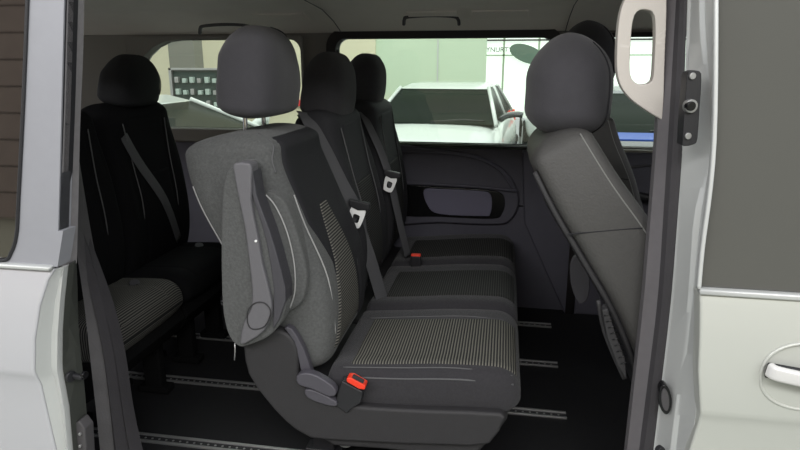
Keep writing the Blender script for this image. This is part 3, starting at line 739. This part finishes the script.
lab(band('door_edge', [F2, F3], M['seal_light'], .02, sd), 'worn grey edge of the sliding door')
# lower left corner of the frame (rounded glass corner)
cor = XZ([(-6, 264), (2, 262), (9, 256), (14, 246), (16.5, 232), (21, 232), (60, 232), (57, 267), (-6, 267)], 1.11)
prism('frame_corner', cor, lambda x, z: Yt(1.1095, z), lambda x, z: Yt(1.15, z), M['silver_matt'], sd, 0)
wl_ = XZ([(-260, 262), (-200, 264), (-6, 263), (57, 266), (57, 272), (-6, 269), (-260, 264)], 1.105)
gl = [P(-260, -60, 1.13), P(31, -60, 1.13), P(26, 100, 1.13), P(22, 200, 1.13), P(19, 264, 1.13), P(-260, 264, 1.13)]
gl = [(x, Yt(1.125, z), z) for x, y, z in gl]; n = len(gl)
lab(link('door_glass', gl+[(x, y+.006, z) for x, y, z in gl], [tuple(range(n)), tuple(range(2*n-1, n-1, -1))]+[(i, (i+1) % n, n+(i+1) % n, n+i) for i in range(n)], M['darkglass'], sd), 'dark tinted sliding door glass')
sweep('glass_seal', smoothpts([Vector(Pt(x, y, 1.108)) for x, y in ((29.5, -60), (27.5, 0), (23.5, 100), (18.5, 200), (16.5, 235), (11, 253), (2, 261), (-40, 263), (-200, 265))], 4), circ(.004, 8), M['black'], sd)
def edge_l(z):
    pts = [(.35, -1.06), (.75, -1.055), (.88, -1.052), (.965, -1.046), (1.05, -1.03), (1.12, -1.01), (1.17, -.993), (1.20, -.978), (1.214, -.968)]
    for a, b in zip(pts, pts[1:]):
        if z <= b[0]: return a[1]+(b[1]-a[1])*max(0, (z-a[0]))/(b[0]-a[0])
    return pts[-1][1]
prof_l = [(z, y-.095) for z, y in prof]
skin('door_skin', edge_l, -2.1, prof_l, mat('silver_sliding_paint', rgb(194, 194, 199), .32, metal=.2, coat=.5), sd, .03)
sweep('belt_moulding', [(-.972, 1.106, ZB+.004), (-2.1, 1.106, ZB+.004)], rrect(.010, .02, .004, 3), M['silver'], sd)
# return flange of the door
L0 = [Vector((edge_l(z)+.001, y-.093, z)) for z, y in prof_l[::1]]
L0 = [Vector((edge_l(z)+.002, y+.003, z)) for z, y in prof_l]
def Lz(pairs, Y, zs):
    """edge measured as (py,px) on plane Y, sampled at heights zs"""
    pw = sorted([(P(px, py, Y)[2], P(px, py, Y)[0]) for py, px in pairs])
    out = []
    for z in zs:
        for a, b in zip(pw, pw[1:]):
            if z <= b[0] or b is pw[-1]: break
        t = (z-a[0])/(b[0]-a[0]); out.append(Vector((a[1]+(b[1]-a[1])*t, Y, z)))
    return out
zs = [z for z, y in prof_l]
A1 = Lz([(272, 63), (300, 60), (340, 57), (372, 57), (400, 63), (450, 68), (520, 70)], 1.125, zs)
A2 = Lz([(272, 66), (300, 63), (340, 60.5), (372, 61), (400, 67), (450, 72), (520, 74)], 1.135, zs)
A3 = Lz([(272, 71), (300, 72), (340, 73), (372, 77), (400, 80), (450, 84), (520, 86)], 1.175, zs)
lab(band('door_flange', [L0, [a.lerp(b, .55)+Vector((0, .012, 0)) for a, b in zip(L0, A1)], A1, A2], M['silver'], .02, sd, bevel=.002), 'silver door flange')
lab(band('flange_face', [[p+Vector((.002, .004, 0)) for p in A2], A3], mat('grey_green_primer', rgb(62, 64, 60), .6, noise=.06, nscale=20), .02, sd), 'dull grey inner face of the sliding door')
pin = cyl('guide_pin', P(75, 376, 1.155), .007, .05, (1, -.15, 0), M['black'], sd, 14, .001); lab(pin, 'black guide pin')
cyl('pin_head', P(84.5, 375, 1.155), .0095, .008, (1, -.15, 0), M['blackgloss'], pin, 14, .001)
cyl('pin_base', P(71, 376.5, 1.15), .014, .008, (1, -.25, 0), M['black'], pin, 16, .002)
lt = XZ([(72, 424), (80, 420), (86, 428), (88, 460), (74, 462)], 1.16); lc_ = prism('door_latch', lt, 1.155, 1.19, M['seal'], sd, .004, 2)
for yy in (434, 446): cyl('screw', P(80, yy, 1.152), .004, .006, (0, 1, 0), M['steel'], lc_, 10)

# --- rear pillar seals (lower left)
G0 = curve_pts([(190, 70), (250, 76), (300, 84), (357, 90), (409, 96), (450, 100)], 1.245, 24, (150, 560))
G1 = curve_pts([(190, 72), (250, 82), (300, 93), (357, 104), (409, 110), (450, 114)], 1.27, 24, (150, 560))
G2 = curve_pts([(190, 73), (250, 88), (300, 104), (357, 116), (409, 122), (450, 128)], 1.30, 24, (150, 560))
G3 = curve_pts([(190, 74), (250, 94), (300, 114), (357, 127), (409, 133), (450, 143)], 1.335, 24, (150, 560))
lab(band('rear_pillar_jamb', [G0, G1], M['seal'], .08, bx=-.03), 'dark painted rear pillar')
lab(band('rear_door_seal', [G1, [a.lerp(b, .5)+Vector((0, -.02, 0)) for a, b in zip(G1, G2)], G2], M['sealdark'], .05, bx=-.03), 'thick rubber seal of the doorway')
lab(band('rear_pillar_trim', [G2, [a.lerp(b, .45)+Vector((0, -.02, 0)) for a, b in zip(G2, G3)], G3], M['sealdark'], .05, bx=-.05), 'dark rear pillar trim')
sweep('grab_strip', [P(74.5, 120, 1.30), P(74.5, 150, 1.30), P(75.5, 180, 1.30)], rrect(.006, .01, .002, 2), M['cream'], van)

# floor rails
for i, (yr, x0, x1) in enumerate(((1.59, -1.9, .262), (1.965, -1.9, .262), (2.345, -1.9, .262), (2.74, -1.9, .262))):
    nm = ['nearest the doorway sill', 'second from the doorway sill', 'third from the doorway sill', 'furthest from the doorway']
    r = empty('floor_rail', ((x0+x1)/2, yr, FL)); tag(r, 'slotted metal seat rail in the van floor, '+nm[i], 'rail', 'seat rails in the van floor')
    for s_ in (-1, 1): box('rail_flange', x0, x1, yr+s_*.017-.005, yr+s_*.017+.005, FL, FL+.008, M['steel'], r, .001, 1)
    v = []; f = []
    box('rail_channel', x0, x1, yr-.013, yr+.013, FL-.0, FL+.003, M['black'], r, 0)
    v = []; f = []; k = 0; x = x0+.01
    while x < x1-.01:
        b0 = len(v)
        for j in range(8): a = 2*PI*j/8; v.append((x+.004*math.cos(a), yr+.004*math.sin(a), FL+.0032))
        for j in range(8): a = 2*PI*j/8; v.append((x+.004*math.cos(a), yr+.004*math.sin(a), FL+.0045))
        f.append(tuple(range(b0+8, b0+16))); f.append(tuple(range(b0+7, b0-1, -1)))
        for j in range(8): f.append((b0+j, b0+(j+1) % 8, b0+8+(j+1) % 8, b0+8+j))
        x += .025
    link('rail_slots', v, f, M['steel'], r)

# ------------------------------------------------------------------ showroom outside
def struct(o): o['kind'] = 'structure'; return o
M['floor'] = mat('showroom_floor', rgb(150, 155, 148), .25, noise=.05, nscale=2)
M['wallg'] = mat('pale_green_wall', rgb(196, 212, 188), .8, noise=.02, nscale=2)
M['wallb'] = mat('beige_wall', rgb(214, 208, 182), .8)
M['carwhite'] = mat('white_car_paint', rgb(205, 210, 206), .25, coat=.6)
M['cardark'] = mat('dark_car_paint', rgb(70, 72, 74), .25, coat=1, metal=.4)
M['carglass'] = mat('car_glass', rgb(30, 36, 31), .2, spec=.15, ior=1.12)
M['tyre'] = mat('tyre', rgb(26, 26, 26), .8)
M['headl'] = mat('headlamp', rgb(200, 205, 205), .1, metal=.5)
M['bright'] = mat('lit_window', rgb(240, 244, 240), .5, emit=(.93, 1, .95, 1), estr=.85)
struct(box('ground', -14, 12, -8, 20, -.05, 0, M['floor'], None, 0))
struct(box('wall_back', -2.34, -.37, 11.0, 11.2, 0, 4, M['wallg'], None, 0))
struct(box('wall_left', -12, -2.34, 10.97, 11.2, 0, 4, M['wallb'], None, 0))
for x in (-1.22,): struct(box('trim_1', x-.012, x+.012, 10.985, 11.0, 0, 4, M['silver'], None, 0))
struct(box('trim_2', -6, P(396, 104, 10.9)[0], 10.9, 10.96, P(388, 107, 10.9)[2], P(388, 101, 10.9)[2], mat('red_stripe', rgb(205, 60, 60), .6), None, 0))
struct(box('wall_right', .9, 9, 13.2, 13.4, 0, 4, mat('white_wall', rgb(235, 240, 235), .8), None, 0))
# glazed shop front beyond (bright)
sf = empty('window_1', (.8, 13.0, 0)); sf['kind'] = 'structure'
box('lit_pane', -1.0, 6, 13.0, 13.05, .6, 4, M['bright'], sf, 0)
for x in (-.08, .62, 1.9, 3.1): box('mullion', x-.02, x+.02, 12.93, 12.99, 0, 4, M['wallg'], sf, 0)
for z in (1.85,): box('transom', -.8, 6, 12.93, 12.99, z-.012, z+.012, M['wallg'], sf, 0)
box('header_bar', -.8, 6, 12.9, 12.99, 2.13, 2.16, M['seal'], sf, 0)
# letters on the glazing
def text(s, loc, size, m, nm, label):
    cu = bpy.data.curves.new(nm, 'FONT'); cu.body = s; cu.size = size; cu.extrude = .005
    o = bpy.data.objects.new(nm, cu); COL.objects.link(o); o.location = loc; o.rotation_euler = (PI/2, 0, 0); cu.materials.append(m)
    bpy.context.view_layer.update()
    me = bpy.data.meshes.new_from_object(o.evaluated_get(bpy.context.evaluated_depsgraph_get()))
    q = bpy.data.objects.new(nm, me); COL.objects.link(q); q.location = o.location; q.rotation_euler = o.rotation_euler
    bpy.data.objects.remove(o); q.name = nm
    return q
tx = text('YNURTY', P(486, 52, 12.85), .135, M['seal'], 'window_lettering', ''); tag(tx, 'thin grey lettering across the bright shop front glass', 'lettering')
el = []
c0 = Vector(P(527, 54, 12.6))
for i in range(40):
    a = 2*PI*i/40; x_, z_ = (.36)*math.cos(a), .165*math.sin(a); el.append((c0.x+x_*math.cos(-.35)-z_*math.sin(-.35), c0.z+x_*math.sin(-.35)+z_*math.cos(-.35)))
sg = prism('oval_sign', el, 12.6, 12.64, mat('oval_green', rgb(112, 134, 120), .6), None, .004, 1); tag(sg, 'tilted grey green oval sign hanging before the bright glazing', 'sign')
M['goods'] = mat('goods', rgb(170, 184, 178), .4)
# column + product stand seen through rear window
struct(box('pillar_1', P(172, 90, 9.4)[0], P(197, 90, 9.4)[0], 9.4, 9.7, 0, 4, mat('grey_column', rgb(120, 120, 112), .8), None, 0))
st = empty('display_stand', (P(205, 90, 8)[0], 8.0, 0)); tag(st, 'dark display stand with white goods behind the parked saloon', 'display stand')
xa, xb = P(172, 90, 8)[0], P(232, 90, 8)[0]; zt_, zb_ = P(200, 68, 8)[2], .0
box('frame', xa, xa+.04, 7.95, 8.05, 0, zt_, M['steel'], st, .003); box('frame', xb-.04, xb, 7.95, 8.05, 0, zt_, M['steel'], st, .003)
box('frame', xa, xb, 7.95, 8.05, zt_-.03, zt_, M['steel'], st, .003)
box('board', xa+.04, xb-.04, 8.0, 8.04, .1, zt_-.03, mat('stand_board', rgb(54, 70, 66), .5), st, .003)
for r in range(5):
    for c in range(7):
        x = xa+.09+c*(xb-xa-.12)/7; z = zt_-.2-r*.16
        g_ = box('packaged_item', x, x+.055, 7.93, 7.999, z, z+.08-.02*(c % 2), M['goods'] if (r+c) % 3 else M['steel'], None, .006)
        tag(g_, 'small pale packaged item hung on the dark display stand', 'packaged item', 'goods on the display stand')

# ------------------------------------------------------------------ parked cars
def car(label, loc, rz, paint, L=4.4, W=1.78, H=1.42, hood=.98, group=None, deck=1.0, wiper=True):
    root = empty('car', loc); tag(root, label, 'car', group)
    h = L/2
    # body: lofted along length; front at -Y (local), x across
    st_ = [(-h, .58, .30, .60), (-h+.08, .70, .25, .66), (-h+.35, .82, .2, hood-.18), (-h+.9, .88, .2, hood-.07), (-h+1.25, .89, .2, hood), (-.2, .89, .2, hood+.02), (.8, .89, .2, hood+.03), (h-.7, .88, .2, deck), (h-.2, .82, .25, deck-.04), (h-.05, .74, .3, deck-.18), (h, .66, .4, .7)]
    sc = W/1.78
    v = []; K = 20
    for y, hw, zb, zt in st_:
        for j in range(K):
            a = 2*PI*j/K; cx = sp(math.cos(a), .42)*hw*sc; cz = (zt+zb)/2+sp(math.sin(a), .5)*(zt-zb)/2
            if cz > zt-.12: cx *= .97
            v.append((cx, y, cz))
    n = len(st_)
    f = [(i*K+j, i*K+(j+1) % K, (i+1)*K+(j+1) % K, (i+1)*K+j) for i in range(n-1) for j in range(K)]+[tuple(range(K)), tuple(range(n*K-1, (n-1)*K-1, -1))]
    def loc_(vs):
        c, s = math.cos(rz), math.sin(rz)
        return [(x*c-y*s+loc[0], x*s+y*c+loc[1], z+loc[2]) for x, y, z in [tuple(q) for q in vs]]
    def put(name, vs, fs, m, parent=root, **k): return link(name, loc_(vs), fs, m, parent, **k)
    put('body', v, f, paint, sub=1)
    # greenhouse
    def bx(name, p8, m, **k): return put(name, p8, [(0, 1, 2, 3), (7, 6, 5, 4), (0, 4, 5, 1), (1, 5, 6, 2), (2, 6, 7, 3), (3, 7, 4, 0)], m, **k)
    bw, tw = .76*sc, .58*sc; y0, y1, y2, y3 = -h+1.15, h-.55, -h+1.95, h-1.25
    zb, zr = hood-.03, H-.05
    bx('windows', [(-bw, y0, zb), (bw, y0, zb), (bw, y1, zb), (-bw, y1, zb), (-tw, y2, zr), (tw, y2, zr), (tw, y3, zr), (-tw, y3, zr)], M['carglass'], bevel=.03, seg=3)
    rf = bx('roof', [(-tw-.015, y2-.06, zr-.02), (tw+.015, y2-.06, zr-.02), (tw+.015, y3+.06, zr-.02), (-tw-.015, y3+.06, zr-.02), (-tw+.12, y2+.15, H), (tw-.12, y2+.15, H), (tw-.12, y3-.15, H), (-tw+.12, y3-.15, H)], paint, bevel=.04, seg=4)
    for sx in (-1, 1):
        for (a, b) in (((sx*bw, y0, zb), (sx*tw, y2-.02, zr)), ((sx*bw, (y0+y1)/2, zb), (sx*tw, (y2+y3)/2, zr)), ((sx*bw, y1, zb), (sx*tw, y3+.02, zr))):
            pth = loc_([a, b]); sweep('pillar', pth, circ(.026, 8), paint, root)
        m1 = loc_([(sx*(bw+.03), y0+.25, zb+.05), (sx*(bw+.10), y0+.22, zb+.10), (sx*(bw+.22), y0+.20, zb+.12), (sx*(bw+.29), y0+.2, zb+.11)])
        sweep('side_mirror', smoothpts(m1, 3), rrect(.07, .11, .03, 3), paint if not wiper else M['cardark'], root)
        put('headlamp', [(sx*x*sc, y, z) for x, y, z in ((.50, -h+.02, .62), (.80, -h+.16, .66), (.80, -h+.5, .80), (.52, -h+.16, .72), (.50, -h+.10, .60), (.80, -h+.2, .60), (.78, -h+.5, .70), (.52, -h+.3, .65))], [(0, 1, 2, 3), (7, 6, 5, 4), (0, 4, 5, 1), (1, 5, 6, 2), (2, 6, 7, 3), (3, 7, 4, 0)], M['headl'], bevel=.01)
        put('tail_lamp', [(sx*x*sc, y, z) for x, y, z in ((.58, h-.05, .78), (.82, h-.18, .78), (.80, h-.22, .96), (.58, h-.10, .95), (.58, h-.15, .78), (.80, h-.3, .78), (.78, h-.3, .95), (.58, h-.2, .94))], [(0, 1, 2, 3), (7, 6, 5, 4), (0, 4, 5, 1), (1, 5, 6, 2), (2, 6, 7, 3), (3, 7, 4, 0)], M['red'], bevel=.01)
        for wy in (-h+.85, h-.85):
            c = loc_([(sx*(.80*sc), wy, .31)])[0]; ax = (math.cos(rz), math.sin(rz), 0)
            t_ = cyl('wheel', c, .31, .2, ax, M['tyre'], root, 28, .03); cyl('rim', c, .2, .215, ax, M['steel'], t_, 20, .01)
    if wiper:
        sweep('wiper', loc_([(-.02, y0-.01, zb+.03), (.35, y0+.02, zb+.055), (.62, y0+.02, zb+.045)]), circ(.012, 6), M['blackgloss'], root)
    put('number_plate', [(x, -h-.01+dy, z) for dy in (0, .02) for x, z in ((-.25, .42), (.25, .42), (.25, .53), (-.25, .53))], [(0, 1, 2, 3), (7, 6, 5, 4), (0, 4, 5, 1), (1, 5, 6, 2), (2, 6, 7, 3), (3, 7, 4, 0)], M['bright'] if False else M['cream'])
    return root
car('white car facing the van beyond the big side window', (-.78, 8.25, 0), math.radians(-4), M['carwhite'], H=1.42, hood=1.0)
car('white saloon parked sideways beyond the rear side window', (-3.3, 4.95, 0), math.radians(90), M['carwhite'], H=1.38, wiper=False, hood=1.02)
car('small white car parked behind, right of the windscreen car', (1.25, 13.4, 0), math.radians(180), M['carwhite'], H=1.5, wiper=False, deck=1.05)
car('dark car parked between the two white cars', (-.05+.1, 12.0-.4-.0+.6, 0), math.radians(180), M['cardark'], H=1.5, wiper=False, W=1.0, L=1.8) if False else None
gc = car('dark grey car with a blue stripe across its bonnet, beyond the front side window', (1.3, 6.75, 0), 0, M['cardark'], H=1.44, hood=1.08, deck=1.05)
box('blue_stripe', .55, 1.45, 4.95, 5.45, 1.075, 1.092, mat('blue_stripe_paint', rgb(40, 80, 170), .4), gc, .006)

# ------------------------------------------------------------------ things behind the photographer (reflected in the glass) and light
wn = struct(box('wall_near', -12, 8, -4.2, -4.0, 0, 4, M['wallb'], None, 0))
M['plank'] = mat('brown_planks', rgb(160, 140, 124), .6, noise=.2, nscale=6)
sh = empty('shutter', (-4, -3.9, 0)); tag(sh, 'brown slatted shutter mirrored in the dark sliding door glass', 'shutter')
for k in range(10): box('slat', -9, 2, -3.95, -3.88, .9+k*.31, .9+k*.31+.29, M['plank'], sh, .004)
def area(loc, rot, sx, sy, e, c=(1, 1, 1)):
    l = bpy.data.lights.new('fill_light', 'AREA'); l.shape = 'RECTANGLE'; l.size = sx; l.size_y = sy; l.energy = e; l.color = c  # added area lights without fixtures, out of view, brightening van and showroom
    o = bpy.data.objects.new('fill_light', l); COL.objects.link(o); o.location = loc; o.rotation_euler = rot; return o
area((-1.2, -1.6, 3.3), (math.radians(38), 0, 0), 4.5, .5, 110, (1, .99, .97))
area((2.0, -1.6, 3.3), (math.radians(38), 0, 0), 3, .5, 60, (1, 1, .96))
area((-.5, 7.0, 3.9), (0, 0, 0), 7, 6, 200, (.93, 1, .92))
area((-5, 7.0, 3.9), (0, 0, 0), 4, 5, 60, (1, .98, .92))
w = bpy.data.worlds.new('world'); bpy.context.scene.world = w; w.use_nodes = True
w.node_tree.nodes['Background'].inputs[0].default_value = (.93, .95, 1, 1); w.node_tree.nodes['Background'].inputs[1].default_value = 1.15
sc = bpy.context.scene
sc.view_settings.view_transform = 'Standard'; sc.view_settings.look = 'None'; sc.view_settings.gamma = 1; sc.view_settings.exposure = 0
